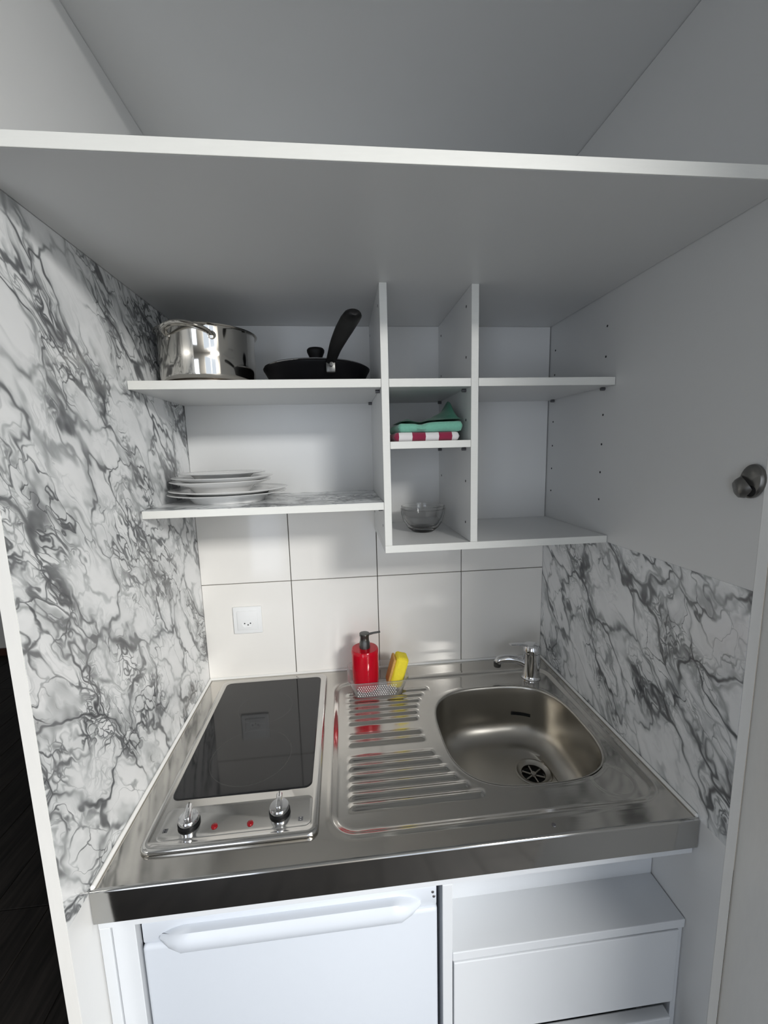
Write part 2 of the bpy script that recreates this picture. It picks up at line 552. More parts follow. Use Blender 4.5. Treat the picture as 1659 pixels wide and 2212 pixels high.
def disc_x(bm, x, y, z, r, th, n=12):
    """small disc whose axis is X, protruding from x by th (sign gives direction)"""
    a = [bm.verts.new((x, y + r * math.cos(2 * PI * k / n), z + r * math.sin(2 * PI * k / n))) for k in range(n)]
    b = [bm.verts.new((x + th, y + r * math.cos(2 * PI * k / n), z + r * math.sin(2 * PI * k / n))) for k in range(n)]
    for k in range(n):
        j = (k + 1) % n
        bm.faces.new((a[k], a[j], b[j], b[k]))
    bm.faces.new(b); bm.faces.new(a)


holes_z = (1.421, 1.484, 1.548, 1.614, 1.741, 1.806)
for yy in (-0.260, -0.034):
    for z in holes_z:
        bm = bm_new(); disc_x(bm, 1.0006, yy, z, 0.0026, -0.0004, 10); obj('peg_hole', bm, M_HOLE, rp)

# door hinged on the right panel, standing open towards the viewer
dr = thing('cupboard_door', 'plain white niche door standing open at the right edge', 'door', (1.03, -0.9, 0.02))
box_obj('door_leaf', M_OLDWHITE, dr, 1.0205, 1.0385, -1.24, -0.640, 0.03, 2.44, bev=0.0015, seg=2)
for z in (0.35, 2.2):
    bm = bm_new(); disc_x(bm, 1.0207, -0.668, z, 0.0175, -0.001, 20); obj('hinge', bm, M_PEG, dr)

# round grey knob on the right panel
kb = thing('round_knob', 'round grey metal knob on the white right panel near its front edge', 'knob', (1.0, -0.624, 1.488))
bm = bm_new()
add_lathe(bm, [(0.0, 0), (0.0240, 0), (0.0252, 0.002), (0.0248, 0.0055), (0.0215, 0.0080), (0, 0.0088)], 0, 0, 0, 36)
bmesh.ops.scale(bm, verts=bm.verts, vec=(1.0, 0.74, 1.0))
bmesh.ops.rotate(bm, verts=bm.verts, cent=(0, 0, 0), matrix=Matrix.Rotation(math.radians(-90), 3, 'Y'))
bmesh.ops.rotate(bm, verts=bm.verts, cent=(0, 0, 0), matrix=Matrix.Rotation(math.radians(8), 3, 'X'))
bmesh.ops.translate(bm, verts=bm.verts, vec=(1.0004, -0.626, 1.4885))
obj('rosette', bm, M_KNOB, kb, smooth=True)
bm = bm_new()
add_tube(bm, [(0.9985, -0.619, 1.482), (0.995, -0.616, 1.479), (0.991, -0.613, 1.4765), (0.9875, -0.611, 1.475), (0.9865, -0.6105, 1.4748)], [0.0165, 0.0160, 0.0148, 0.0120, 0.007], 24, up=(0, 0, 1))
obj('grip', bm, M_KNOB, kb, smooth=True)
bm = bm_new()
add_lathe(bm, [(0.0, 0), (0.0085, 0), (0.0080, 0.0012), (0, 0.0014)], 0, 0, 0, 20)
bmesh.ops.rotate(bm, verts=bm.verts, cent=(0, 0, 0), matrix=Matrix.Rotation(math.radians(-90), 3, 'Y'))
bmesh.ops.translate(bm, verts=bm.verts, vec=(0.9922, -0.6285, 1.4745))
obj('dark_opening', bm, M_BLACK, kb)

# ---------------------------------------------------------------- overhead cupboard
oc = thing('overhead_cupboard', 'open grey-white overhead cupboard spanning the niche above the shelves', 'cupboard', (0.5, -0.3, ZU))
box_obj('bottom_board', M_WHITE, oc, 0.0004, 0.9996, YP + 0.001, -0.001, ZU, ZU + 0.0165)
box_obj('edge_banding', M_EDGE, oc, 0.0004, 0.9996, YP - 0.0006, YP + 0.0009, ZU, ZU + 0.0165, bev=0.0004)
box_obj('top_board', M_WHITE, oc, 0.0004, 0.9996, YP + 0.001, -0.001, 2.232, 2.2485)
box_obj('back_panel', M_WHITE, oc, 0.0004, 0.9996, -0.0010, 0.0055, ZU + 0.017, 2.232, bev=0)
box_obj('side_board', M_WHITE, oc, 0.0004, 0.008, YP + 0.002, -0.002, ZU + 0.017, 2.231)
box_obj('side_board', M_WHITE, oc, 0.9925, 0.9996, YP + 0.002, -0.002, ZU + 0.017, 2.231)

# ---------------------------------------------------------------- shelf unit
YS = -0.299
su = thing('shelf_unit', 'white open shelf unit with two uprights under the overhead cupboard', 'shelf unit', (0.5, -0.15, 1.326))


def board(name, x0, x1, z0, z1, y1=-0.0065, edge='front', y0=YS):
    b = box_obj(name, M_WHITE, su, x0, x1, y0 + 0.001, y1, z0, z1, bev=0.0004)
    bm = bm_new(); add_box(bm, x0, x1, y0 - 0.0004, y0 + 0.0012, z0, z1, bev=0.0003)
    obj('edge_banding', bm, M_EDGE, b)
    return b


box_obj('back_panel', M_WHITE, su, 0.001, 0.492, -0.006, -0.0008, 1.425, ZU - 0.0005, bev=0)
box_obj('back_panel', M_WHITE, su, 0.492, 0.9975, -0.006, -0.0008, 1.327, ZU - 0.0005, bev=0)
d1 = board('upright', 0.4915, 0.5068, 1.3425, ZU - 0.0002)
d2 = board('upright', 0.6800, 0.6953, 1.3425, ZU - 0.0002)
board('bottom_board', 0.4915, 0.9992, 1.3262, 1.3422)
board('shelf', 0.0008, 0.4908, 1.6745, 1.6910)
board('shelf', 0.5074, 0.6794, 1.6745, 1.6910)
board('shelf', 0.6960, 0.9990, 1.6745, 1.6910)
board('shelf', 0.5074, 0.6794, 1.5490, 1.5640)
s5 = board('shelf', 0.0008, 0.4908, 1.4212, 1.4365)
s5['label'] = 'shelf topped with grey marble film'
box_obj('marble_film', M_MARBLE_S, s5, 0.001, 0.4906, YS + 0.002, -0.0067, 1.4364, 1.4370, bev=0)


def pin(x, y, z, s):
    bm = bm_new()
    disc_x(bm, x, y, z, 0.0036, s * 0.009, 12)
    obj('shelf_pin', bm, M_PEG, su)


for yy in (-0.262, -0.036):
    pin(0.4912, yy, 1.6708, -1); pin(0.4912, yy, 1.4175, -1)
    pin(0.6798, yy, 1.6708, -1); pin(0.6798, yy, 1.5453, -1)
    pin(0.9996, yy, 1.6708, -1)
    for z in (1.381, 1.474, 1.608, 1.740, 1.843):
        bm = bm_new(); disc_x(bm, 0.6801, yy, z, 0.0030, -0.0004, 10); obj('peg_hole', bm, M_HOLE, d2)
    for z in (1.381, 1.843):
        bm = bm_new(); disc_x(bm, 0.4916, yy, z, 0.0030, -0.0004, 10); obj('peg_hole', bm, M_HOLE, d1)

# ---------------------------------------------------------------- sink worktop (one pressed steel sheet)
ZT = 0.900
BC = (0.778, -0.313); BA, BB, BN = 0.170, 0.168, 3.1


def sup(x, y):
    return (abs((x - BC[0]) / BA) ** BN + abs((y - BC[1]) / BB) ** BN) ** (1 / BN)


def sd_rr(x, y, x0, x1, y0, y1, r):
    cx, cy = (x0 + x1) / 2, (y0 + y1) / 2
    qx, qy = abs(x - cx) - (x1 - x0) / 2 + r, abs(y - cy) - (y1 - y0) / 2 + r
    return math.hypot(max(qx, 0), max(qy, 0)) + min(max(qx, qy), 0) - r


def ss(a, b, x):
    t = min(1, max(0, (x - a) / (b - a)))
    return t * t * (3 - 2 * t)


ridges = [(-0.128, 0.618), (-0.152, 0.600), (-0.176, 0.588), (-0.200, 0.578), (-0.224, 0.573), (-0.248, 0.570),
          (-0.296, 0.569), (-0.321, 0.571), (-0.368, 0.582), (-0.392, 0.592), (-0.417, 0.602), (-0.441, 0.614), (-0.465, 0.630), (-0.489, 0.652)]
RD = 0.0035


def zh(x, y):
    d = sd_rr(x, y, 0.362, 0.976, -0.548, -0.072, 0.045)
    z = -RD * (1 - ss(-0.012, 0.0, d))                        # sunken drainer field
    z += 0.0016 * math.exp(-((d - 0.003) / 0.0045) ** 2)      # rolled bead round it
    if 0.38 < x < 0.67 and y < -0.10:
        for ry, rx in ridges:
            yy = ry + 0.02 * (x - 0.40) * 0.0
            t = abs(y - yy)
            if t < 0.012:
                e = ss(0.392, 0.402, x) * (1 - ss(rx - 0.010, rx, x))
                z += 0.0042 * e * math.cos(t / 0.012 * PI / 2) ** 2
    rr = math.hypot(x - 0.908, y + 0.490)
    z -= 0.0010 * (1 - ss(0.036, 0.042, rr))                  # pressed round tap mark
    f = sup(x, y)
    z += 0.0008 * math.exp(-((f - 1.03) / 0.02) ** 2)
    if d < 0: z -= 0.002 * max(0, 1 - f / 1.6) * 0
    return ZT + z


wt = thing('sink_worktop', 'stainless steel worktop with ribbed drainer and pressed sink bowl', 'sink', (0.5, -0.3, 0.842))
bm = bm_new()
GX, GY = 320, 190
Y0, Y1 = -0.588, -0.0006
V = {}
pos = {}
for i in range(GX + 1):
    for j in range(GY + 1):
        pos[i, j] = (0.0008 + (0.9984) * i / GX, Y0 + (Y1 - Y0) * j / GY)
ins = {k: sup(*p) < 1.0 for k, p in pos.items()}


def gv(i, j):
    if (i, j) not in V:
        x, y = pos[i, j]
        if ins[i, j]:
            f = sup(x, y); x, y = BC[0] + (x - BC[0]) / f, BC[1] + (y - BC[1]) / f
        V[i, j] = bm.verts.new((x, y, zh(x, y)))
    return V[i, j]


for i in range(GX):
    for j in range(GY):
        ks = ((i, j), (i + 1, j), (i + 1, j + 1), (i, j + 1))
        if all(ins[k] for k in ks): continue
        bm.faces.new([gv(*k) for k in ks])
obj('worktop_sheet', bm, M_STEEL, wt, smooth=True, angle=60)
# folded front lip
bm = bm_new()
sec = [(Y0, ZT)]
for k in range(1, 7):
    a = PI / 2 * k / 6
    sec.append((Y0 - 0.005 * math.sin(a), ZT - 0.005 + 0.005 * math.cos(a)))
sec += [(-0.593, 0.8425), (-0.592, 0.842), (-0.5915, 0.8425), (-0.5915, 0.894)]
prev = None
for y, z in sec:
    c = (bm.verts.new((0.0008, y, z)), bm.verts.new((0.9992, y, z)))
    if prev: bm.faces.new((prev[0], prev[1], c[1], c[0]))
    prev = c
obj('front_lip', bm, M_LIP, wt, smooth=True)
# basin
NB = 112
DC = (0.848, -0.286)
zr = ZT - RD + 0.0006


def bring(k, z, t=0.0):
    """superellipse scaled by k, blended (t) towards a circle round the drain"""
    out = []
    for i in range(NB):
        a = 2 * PI * i / NB
        c, s = math.cos(a), math.sin(a)
        q = (abs(c) ** BN + abs(s) ** BN) ** (-1 / BN)
        x, y = BC[0] + BA * k * q * c, BC[1] + BB * k * q * s
        cx, cy = DC[0] + 0.0445 * c, DC[1] + 0.0445 * s
        out.append((x * (1 - t) + cx * t, y * (1 - t) + cy * t, z))
    return out


loops = [bring(1.012, zr + 0.0003), bring(1.0, zr + 0.0002), bring(0.990, zr - 0.0015), bring(0.984, zr - 0.006), bring(0.978, zr - 0.02)]
for k in range(1, 6): loops.append(bring(0.978 - 0.035 * k / 5, zr - 0.02 - 0.07 * k / 5))
for k in range(1, 11):
    a = PI / 2 * k / 10
    loops.append(bring(0.943 - 0.30 * (1 - math.cos(a)), zr - 0.09 - 0.050 * math.sin(a)))
for k in range(1, 7):
    t = k / 6
    loops.append(bring(0.643, zr - 0.140 - 0.008 * t, t))
bm = bm_new(); R = add_loft(bm, loops)
obj('sink_bowl', bm, M_BASIN, wt, smooth=True, angle=80, label='deep rounded satin steel bowl')
# drain with ring, cup and strainer
zd = zr - 0.148
bm = bm_new()
add_lathe(bm, [(0.0455, -0.0008), (0.0445, 0.0012), (0.040, 0.0014), (0.037, -0.001), (0.034, -0.0035), (0.029, -0.0045), (0.0285, -0.013), (0.0, -0.014)], DC[0], DC[1], zd, 48)
dn = obj('drain', bm, M_BASIN, wt, smooth=True, label='round drain ring with strainer')
bm = bm_new()
for k in range(6):
    a = PI / 6 + k * PI / 3
    c, s = math.cos(a), math.sin(a)
    add_tube(bm, [(DC[0] + 0.006 * c, DC[1] + 0.006 * s, zd - 0.008), (DC[0] + 0.027 * c, DC[1] + 0.027 * s, zd - 0.007)], 0.0022, 8)
add_lathe(bm, [(0, -0.002), (0.006, -0.003), (0.008, -0.008), (0.0, -0.010)], DC[0], DC[1], zd, 20)
obj('strainer', bm, M_BASIN, dn, smooth=True)
bm = bm_new(); add_lathe(bm, [(0.0, 0), (0.0275, 0), (0.0, -0.0004)], DC[0], DC[1], zd - 0.0122, 32); obj('drain_opening', bm, M_BLACK, dn)
# overflow slot in the back of the bowl
bm = bm_new()
pts = []
for k in range(17):
    t = k / 16
    x_ = 0.843 + 0.047 * t
    kk = 0.950
    y_ = BC[1] + BB * kk * (1 - (abs(x_ - BC[0]) / (BA * kk)) ** BN) ** (1 / BN)
    pts.append((x_, y_ - 0.0012, 0.8215 - 0.002 * t))
add_tube(bm, pts, 0.0042, 10, flat=0.9, up=(0, 0, 1))
obj('overflow_slot', bm, M_BLACK, wt)
# screw mark on the front of the worktop
bm = bm_new(); add_lathe(bm, [(0, 0), (0.004, 0), (0.0035, 0.0008), (0, 0.0010)], 0.744, -0.573, ZT + 0.0001, 14); obj('screw', bm, M_PEG, wt)
# white sealant beads along the walls
bm = bm_new()
for x0, x1, y0, y1 in ((0.0002, 0.0080, -0.592, -0.0005), (0.9930, 0.9996, -0.592, -0.0005)):
    add_box(bm, x0, x1, y0, y1, ZT - 0.001, ZT + 0.0070, bev=0.003)
add_box(bm, 0.001, 0.999, -0.0065, -0.0003, ZT - 0.001, ZT + 0.006, bev=0.002)
obj('sealant', bm, M_SILI, wt, label='white sealant bead')

# ---------------------------------------------------------------- two-zone hob
hb = thing('hob', 'built-in two-zone electric hob with black glass and steel frame', 'hob', (0.192, -0.287, ZT))
HX0, HX1, HY0, HY1 = 0.047, 0.340, -0.546, -0.030


def rr3(ins_, z, r):
    return [(x, y, z) for x, y in rrect(HX0 + ins_, HX1 - ins_, HY0 + ins_, HY1 - ins_, r)]


bm = bm_new()
lp_ = [rr3(0.002, ZT + 0.0004, 0.018), rr3(0.0, ZT + 0.003, 0.018), rr3(0.0005, ZT + 0.0065, 0.018), rr3(0.003, ZT + 0.0090, 0.016), rr3(0.007, ZT + 0.0098, 0.013), rr3(0.011, ZT + 0.0090, 0.010), rr3(0.013, ZT + 0.0082, 0.009)]
add_loft(bm, lp_, cap1=True)
obj('frame', bm, M_HOBSTEEL, hb, smooth=True, angle=50)
gx0, gx1, gy0, gy1 = 0.0625, 0.3225, -0.443, -0.046
bm = bm_new()
add_loft(bm, [[(x, y, ZT + 0.0080) for x, y in rrect(gx0, gx1, gy0, gy1, 0.014)], [(x, y, ZT + 0.0096) for x, y in rrect(gx0, gx1, gy0, gy1, 0.014)], [(x, y, ZT + 0.0101) for x, y in rrect(gx0 + 0.001, gx1 - 0.001, gy0 + 0.001, gy1 - 0.001, 0.013)]], cap1=True)
obj('glass_plate', bm, M_HOBGLASS, hb, label='black ceramic glass with faint zone rings')
bm = bm_new()
add_loft(bm, [[(x, y, ZT + 0.0080) for x, y in rrect(0.066, 0.327, -0.528, -0.462, 0.012)], [(x, y, ZT + 0.0089) for x, y in rrect(0.067, 0.326, -0.527, -0.463, 0.011)], [(x, y, ZT + 0.0084) for x, y in rrect(0.070, 0.323, -0.524, -0.466, 0.009)]], cap1=True)
obj('control_panel', bm, M_HOBSTEEL, hb, smooth=True, angle=30)
for kx, ky, ang in ((0.114, -0.497, 12), (0.269, -0.493, 4)):
    bm = bm_new()
    add_lathe(bm, [(0.0, 0.0), (0.0185, 0.0), (0.0185, 0.004), (0.0165, 0.0045), (0.0, 0.0045)], kx, ky, ZT + 0.0086, 32)
    kn = obj('knob', bm, M_BLACKPL, hb, smooth=True, label='steel control knob on black collar')
    bm = bm_new()
    add_lathe(bm, [(0.0, 0.0040), (0.0165, 0.0042), (0.0175, 0.006), (0.0172, 0.011), (0.016, 0.013), (0, 0.0135)], kx, ky, ZT + 0.0086, 36)
    obj('knob_disc', bm, M_CHROME, kn, smooth=True)
    bm = bm_new()
    add_box(bm, kx - 0.0052, kx + 0.0052, ky - 0.0172, ky + 0.0172, ZT + 0.021, ZT + 0.034, bev=0.003, seg=3, rot=Matrix.Rotation(math.radians(ang), 3, 'Z'), piv=(kx, ky, 0))
    obj('grip', bm, M_CHROME, kn, smooth=True)
    bm = bm_new()
    add_box(bm, kx - 0.0007, kx + 0.0007, ky + 0.006, ky + 0.0174, ZT + 0.0338, ZT + 0.0343, rot=Matrix.Rotation(math.radians(ang), 3, 'Z'), piv=(kx, ky, 0))
    obj('pointer', bm, M_BLACK, kn)
for lx, ly in ((0.160, -0.509), (0.221, -0.511)):
    bm = bm_new(); add_lathe(bm, [(0.0, 0), (0.0056, 0), (0.0052, 0.0018), (0.003, 0.0030), (0, 0.0034)], lx, ly, ZT + 0.0084, 20)
    obj('indicator_lamp', bm, M_RED, hb, smooth=True, label='dark red indicator lamp')
# small printed zone symbols
for lx, ly in ((0.078, -0.508), (0.308, -0.513)):
    bm = bm_new()
    add_box(bm, lx - 0.004, lx + 0.004, ly - 0.004, ly + 0.004, ZT + 0.0083, ZT + 0.00860)
    sy = obj('zone_symbol', bm, M_PEG, hb)
    bm = bm_new()
    for q, dy in enumerate((-0.0021, 0.0021)):
        add_lathe(bm, [(0.0, 0), (0.0013, 0), (0, 0.0001)], lx, ly + dy, ZT + 0.0087, 10)
    obj('symbol_dots', bm, M_CHROME if lx > 0.2 else M_BLACK, sy)

# ---------------------------------------------------------------- faucet
fc = thing('faucet', 'chrome single-lever mixer tap in the back right corner of the worktop', 'faucet', (0.917, -0.110, ZT))
FX, FY = 0.918, -0.112
zf = ZT - RD
bm = bm_new()
add_lathe(bm, [(0, 0.0005), (0.0265, 0.0005), (0.0270, 0.003), (0.0245, 0.007), (0.0232, 0.012), (0.0228, 0.06), (0.0235, 0.072), (0.0235, 0.076), (0.0228, 0.0765), (0, 0.0765)], FX, FY, zf, 40)
obj('body', bm, M_CHROME, fc, smooth=True)
bm = bm_new()
add_lathe(bm, [(0, 0.0772), (0.0232, 0.0772), (0.0238, 0.080), (0.0235, 0.092), (0.020, 0.0985), (0.012, 0.1015), (0, 0.102)], FX, FY, zf, 40)
obj('cap', bm, M_CHROME, fc, smooth=True)
bm = bm_new()
P = curve_pts([(FX - 0.008, FY, zf + 0.093), (FX - 0.025, FY - 0.002, zf + 0.101), (FX - 0.048, FY - 0.005, zf + 0.1055), (FX - 0.066, FY - 0.008, zf + 0.107)], 5)
add_tube(bm, P, [0.011 - 0.004 * i / (len(P) - 1) for i in range(len(P))], 14, flat=0.35)
obj('lever', bm, M_CHROME, fc, smooth=True)
bm = bm_new()
P = curve_pts([(FX - 0.012, FY + 0.004, zf + 0.038), (FX - 0.035, FY + 0.008, zf + 0.050), (FX - 0.062, FY + 0.012, zf + 0.055), (FX - 0.086, FY + 0.016, zf + 0.051), (FX - 0.092, FY + 0.017, zf + 0.043)], 6)
add_tube(bm, P, [0.0130 - 0.0025 * i / (len(P) - 1) for i in range(len(P))], 18)
sp = obj('spout', bm, M_CHROME, fc, smooth=True)
bm = bm_new(); add_lathe(bm, [(0, 0), (0.0098, 0), (0.0104, 0.003), (0.0104, 0.012), (0, 0.012)], FX - 0.0925, FY + 0.017, zf + 0.031, 24)
obj('aerator', bm, M_DARKSTEEL, sp, smooth=True)
# thin rod modelled in place of the tap's reflection in the bowl
bm = bm_new()
P = [(FX - 0.026, -0.148, zf + 0.002), (FX - 0.0265, -0.157, zf - 0.004), (FX - 0.027, -0.1605, zf - 0.03), (FX - 0.027, -0.1625, zf - 0.058)]
add_tube(bm, curve_pts(P, 4), 0.0009, 8)
add_lathe(bm, [(0, 0), (0.003, 0.002), (0.0032, 0.006), (0.0012, 0.010), (0, 0.010)], FX - 0.027, -0.1632, zf - 0.064, 12)
obj('tap_reflection', bm, M_CHROME, fc, smooth=True)

# ---------------------------------------------------------------- base cabinet, drawers, refrigerator
YD = -0.585
bc = thing('base_cabinet', 'white base cabinet frame under the worktop', 'cabinet', (0.5, -0.3, 0))
box_obj('rail', M_LACQ, bc, 0.0008, 0.9992, YD, YD + 0.016, 0.8225, 0.8415, bev=0.001)
box_obj('side_board', M_LACQ, bc, 0.0008, 0.0170, YD + 0.001, -0.01, 0.0, 0.822)
box_obj('filler_strip', M_LACQ, bc, 0.0180, 0.0520, YD + 0.004, YD + 0.020, 0.0, 0.822)
pt = box_obj('partition', M_LACQ, bc, 0.5445, 0.5620, YD, -0.01, 0.0, 0.822, bev=0.0012, seg=2)
# recess above the top drawer
box_obj('recess_back', M_LACQ, bc, 0.5622, 0.9990, -0.497, -0.487, 0.680, 0.822, bev=0)
box_obj('recess_ledge', M_LACQ, bc, 0.5624, 0.9990, YD + 0.001, -0.4875, 0.664, 0.6815, bev=0.0014, seg=2)
box_obj('rail', M_LACQ, bc, 0.5624, 0.975, -0.48, -0.46, 0.4965, 0.5035)
d_ = box_obj('drawer', M_LACQ, bc, 0.5640, 0.9870, YD - 0.001, YD + 0.017, 0.5030, 0.6625, bev=0.0015, seg=2, label='upper drawer with plain white front')
bm = bm_new()
for a in ((0.5700, 0.982, YD + 0.018, -0.08, 0.508, 0.520), (0.5700, 0.582, YD + 0.018, -0.08, 0.520, 0.62), (0.970, 0.982, YD + 0.018, -0.08, 0.520, 0.62)):
    add_box(bm, *a)
obj('drawer_box', bm, M_LACQ, d_)
d2_ = box_obj('drawer', M_LACQ, bc, 0.5640, 0.9750, YD - 0.012, YD + 0.008, 0.17, 0.4860, bev=0.002, seg=2, label='lower drawer standing slightly ajar')
bm = bm_new()
for a in ((0.5700, 0.965, YD + 0.009, -0.08, 0.178, 0.19), (0.5700, 0.582, YD + 0.009, -0.08, 0.19, 0.42), (0.953, 0.965, YD + 0.009, -0.08, 0.19, 0.42)):
    add_box(bm, *a)
obj('drawer_box', bm, M_LACQ, d2_)
box_obj('side_board', M_LACQ, bc, 0.9885, 0.9994, YD + 0.006, -0.01, 0.0, 0.6635)
box_obj('plinth', M_LACQ, bc, 0.5625, 0.988, -0.54, -0.525, 0.0, 0.165)

fr = thing('refrigerator', 'small white undercounter refrigerator below the hob', 'refrigerator', (0.298, -0.3, 0))
bm = bm_new(); add_box(bm, 0.062, 0.534, -0.545, -0.03, 0.03, 0.812, bev=0.004, seg=2); obj('body', bm, M_FRIDGE, fr, smooth=True)
for x in (0.09, 0.50):
    for y in (-0.50, -0.08):
        bm = bm_new(); add_lathe(bm, [(0, 0), (0.018, 0), (0.018, 0.008), (0.010, 0.012), (0.010, 0.031), (0, 0.031)], x, y, 0.0, 16); obj('foot', bm, M_BLACKPL, fr)
YFD = YD
bm = bm_new(); add_box(bm, 0.060, 0.5365, YFD, -0.549, 0.04, 0.7790, bev=0.007, seg=3)
door = obj('door', bm, M_FRIDGE, fr, smooth=True)
# top cap of the door, set slightly back
bm = bm_new(); add_box(bm, 0.0605, 0.5360, YFD + 0.005, -0.549, 0.7790, 0.8170, bev=0.003, seg=2); obj('door_cap', bm, M_FRIDGE, fr, smooth=True)
# long shaped grip
bm = bm_new()
loops = []
for k in range(25):
    t = k / 24
    x = 0.088 + 0.420 * t
    e = ss(0.0, 0.07, t) * (1 - ss(0.93, 1.0, t))
    zc = 0.7905 + 0.004 * math.sin(PI * t) * 0
    hh = 0.003 + 0.0125 * e
    yy = YFD + 0.004 - (0.003 + 0.017 * e)
    yb = YFD + 0.006
    loops.append([(x, yb, zc - hh), (x, yy + 0.004, zc - hh), (x, yy, zc - hh * 0.55), (x, yy, zc + hh * 0.35), (x, yy + 0.007, zc + hh), (x, yb, zc + hh)])
add_loft(bm, loops, True, True)
obj('handle', bm, M_FRIDGE, door, smooth=True, angle=50, label='long shallow grip along the top of the door')
for z, x in ((0.806, 0.529), (0.797, 0.531)):
    bm = bm_new(); add_lathe(bm, [(0, 0), (0.0028, 0), (0.002, 0.001), (0, 0.0012)], 0, 0, 0, 12)
    bmesh.ops.rotate(bm, verts=bm.verts, cent=(0, 0, 0), matrix=Matrix.Rotation(PI / 2, 3, 'X'))
    bmesh.ops.translate(bm, verts=bm.verts, vec=(x, YFD + 0.0052, z)); obj('screw', bm, M_PEG, fr)

# ---------------------------------------------------------------- wall socket
so = thing('wall_socket', 'square white wall socket on the tiles above the hob', 'socket', (0.121, 0, 1.077))
SX, SZ = 0.1205, 1.0765
bm = bm_new(); add_box(bm, SX - 0.040, SX + 0.040, -0.0065, -0.0001, SZ - 0.040, SZ + 0.040, bev=0.0025, seg=3); obj('plate', bm, M_SOCKET, so, smooth=True)
bm = bm_new(); add_box(bm, SX - 0.0285, SX + 0.0285, -0.0090, -0.0064, SZ - 0.0285, SZ + 0.0285, bev=0.0012, seg=2)
ip = obj('insert', bm, M_SOCKET, so, smooth=True)
HZ = SZ - 0.009
bm = bm_new()
hexa = lambda r, y: [(SX + r * c * 1.15, y, HZ + r * s) for c, s in ((1, 0), (0.62, 0.72), (-0.62, 0.72), (-1, 0), (-0.62, -0.72), (0.62, -0.72))]
add_loft(bm, [hexa(0.0150, -0.0091), hexa(0.0155, -0.0098), hexa(0.0138, -0.0100), hexa(0.0132, -0.0092)], cap1=True)
obj('hexagonal_face', bm, M_SOCKET, ip)
for dx, dz in ((-0.0080, 0.0010), (0.0080, 0.0010), (0.0012, -0.0035)):
    bm = bm_new(); add_lathe(bm, [(0, 0), (0.0020, 0), (0, 0.0004)], 0, 0, 0, 10)
    bmesh.ops.rotate(bm, verts=bm.verts, cent=(0, 0, 0), matrix=Matrix.Rotation(PI / 2, 3, 'X'))
    bmesh.ops.translate(bm, verts=bm.verts, vec=(SX + dx, -0.0093, HZ + dz)); obj('pin_hole', bm, M_HOLE, ip)

# ---------------------------------------------------------------- pot
ZS = 1.6910
po = thing('saucepan', 'polished steel pot with loop handles on the top left shelf', 'pot', (0.113, -0.152, ZS))
PX, PY = 0.116, -0.160
bm = bm_new()
add_lathe(bm, [(0.0, 0.0105), (0.093, 0.0105), (0.0985, 0.014), (0.1005, 0.022), (0.1010, 0.06), (0.1010, 0.112), (0.1025, 0.1155), (0.1075, 0.1170), (0.1080, 0.1180), (0.1060, 0.1186), (0.1010, 0.1172), (0.0995, 0.113), (0.0993, 0.03), (0.092, 0.014), (0.0, 0.0135)], PX, PY, ZS, 72)
obj('body', bm, M_POT, po, smooth=True, angle=50)
bm = bm_new(); add_lathe(bm, [(0, 0.0002), (0.090, 0.0002), (0.0955, 0.002), (0.0960, 0.009), (0.093, 0.0106), (0, 0.0106)], PX, PY, ZS, 64); obj('base_disc', bm, M_POTBASE, po, smooth=True)
for ang in (-96, 84):
    a0 = math.radians(ang)
    hp = []
    for k in range(17):
        t = k / 16
        da = math.radians(-27 + 54 * t)
        e = math.sin(PI * t) ** 0.6
        r = 0.1002 + 0.036 * e
        hp.append((PX + r * math.cos(a0 + da * (1 - 0.08 * e)), PY + r * math.sin(a0 + da * (1 - 0.08 * e)), ZS + 0.096 + 0.012 * e))
    bm = bm_new(); add_tube(bm, hp, [0.0055 + 0.0062 * math.sin(PI * k / 16) for k in range(17)], 14, flat=0.42)
    h = obj('handle', bm, M_POT, po, smooth=True)
    for s_ in (-1, 1):
        bm = bm_new()
        q = a0 + s_ * math.radians(27)
        vv = add_lathe(bm, [(0, 0), (0.0085, 0), (0.0085, 0.0015), (0.005, 0.003), (0, 0.003)], 0, 0, 0, 16)
        bmesh.ops.rotate(bm, verts=vv, cent=(0, 0, 0), matrix=Matrix.Rotation(PI / 2, 3, 'Y'))
        bmesh.ops.rotate(bm, verts=vv, cent=(0, 0, 0), matrix=Matrix.Rotation(q, 3, 'Z'))
        bmesh.ops.translate(bm, verts=vv, vec=(PX + 0.1008 * math.cos(q), PY + 0.1008 * math.sin(q), ZS + 0.096))
        obj('rivet_plate', bm, M_POT, h, smooth=True)

# ---------------------------------------------------------------- frying pan with lid
QX, QY = 0.357, -0.152
fp = thing('frying_pan', 'black frying pan with its handle pointing forward on the top left shelf', 'pan', (QX, QY, ZS))
bm = bm_new()
add_lathe(bm, [(0, 0.0003), (0.096, 0.0003), (0.101, 0.003), (0.1175, 0.034), (0.1215, 0.040), (0.1222, 0.043), (0.1205, 0.0445), (0.116, 0.041), (0.099, 0.007), (0.094, 0.004), (0, 0.004)], QX, QY, ZS, 72)
obj('body', bm, M_NONSTICK, fp, smooth=True, angle=60)
bm = bm_new()
P = curve_pts([(0.388, -0.262, ZS + 0.034), (0.394, -0.280, ZS + 0.046), (0.402, -0.315, ZS + 0.058), (0.414, -0.360, ZS + 0.070), (0.427, -0.405, ZS + 0.080), (0.436, -0.440, ZS + 0.084)], 6)
n = len(P)
W_ = [0.0095, 0.0110, 0.0125, 0.0150, 0.0170, 0.0172, 0.0150]
rad = []
for i in range(n):
    t = i / (n - 1) * (len(W_) - 1); k = min(int(t), len(W_) - 2)
    rad.append(W_[k] + (W_[k + 1] - W_[k]) * (t - k))
rad[-1] *= 0.55; rad[-2] *= 0.86
hn = add_tube(bm, P, rad, 18, flat=0.62)
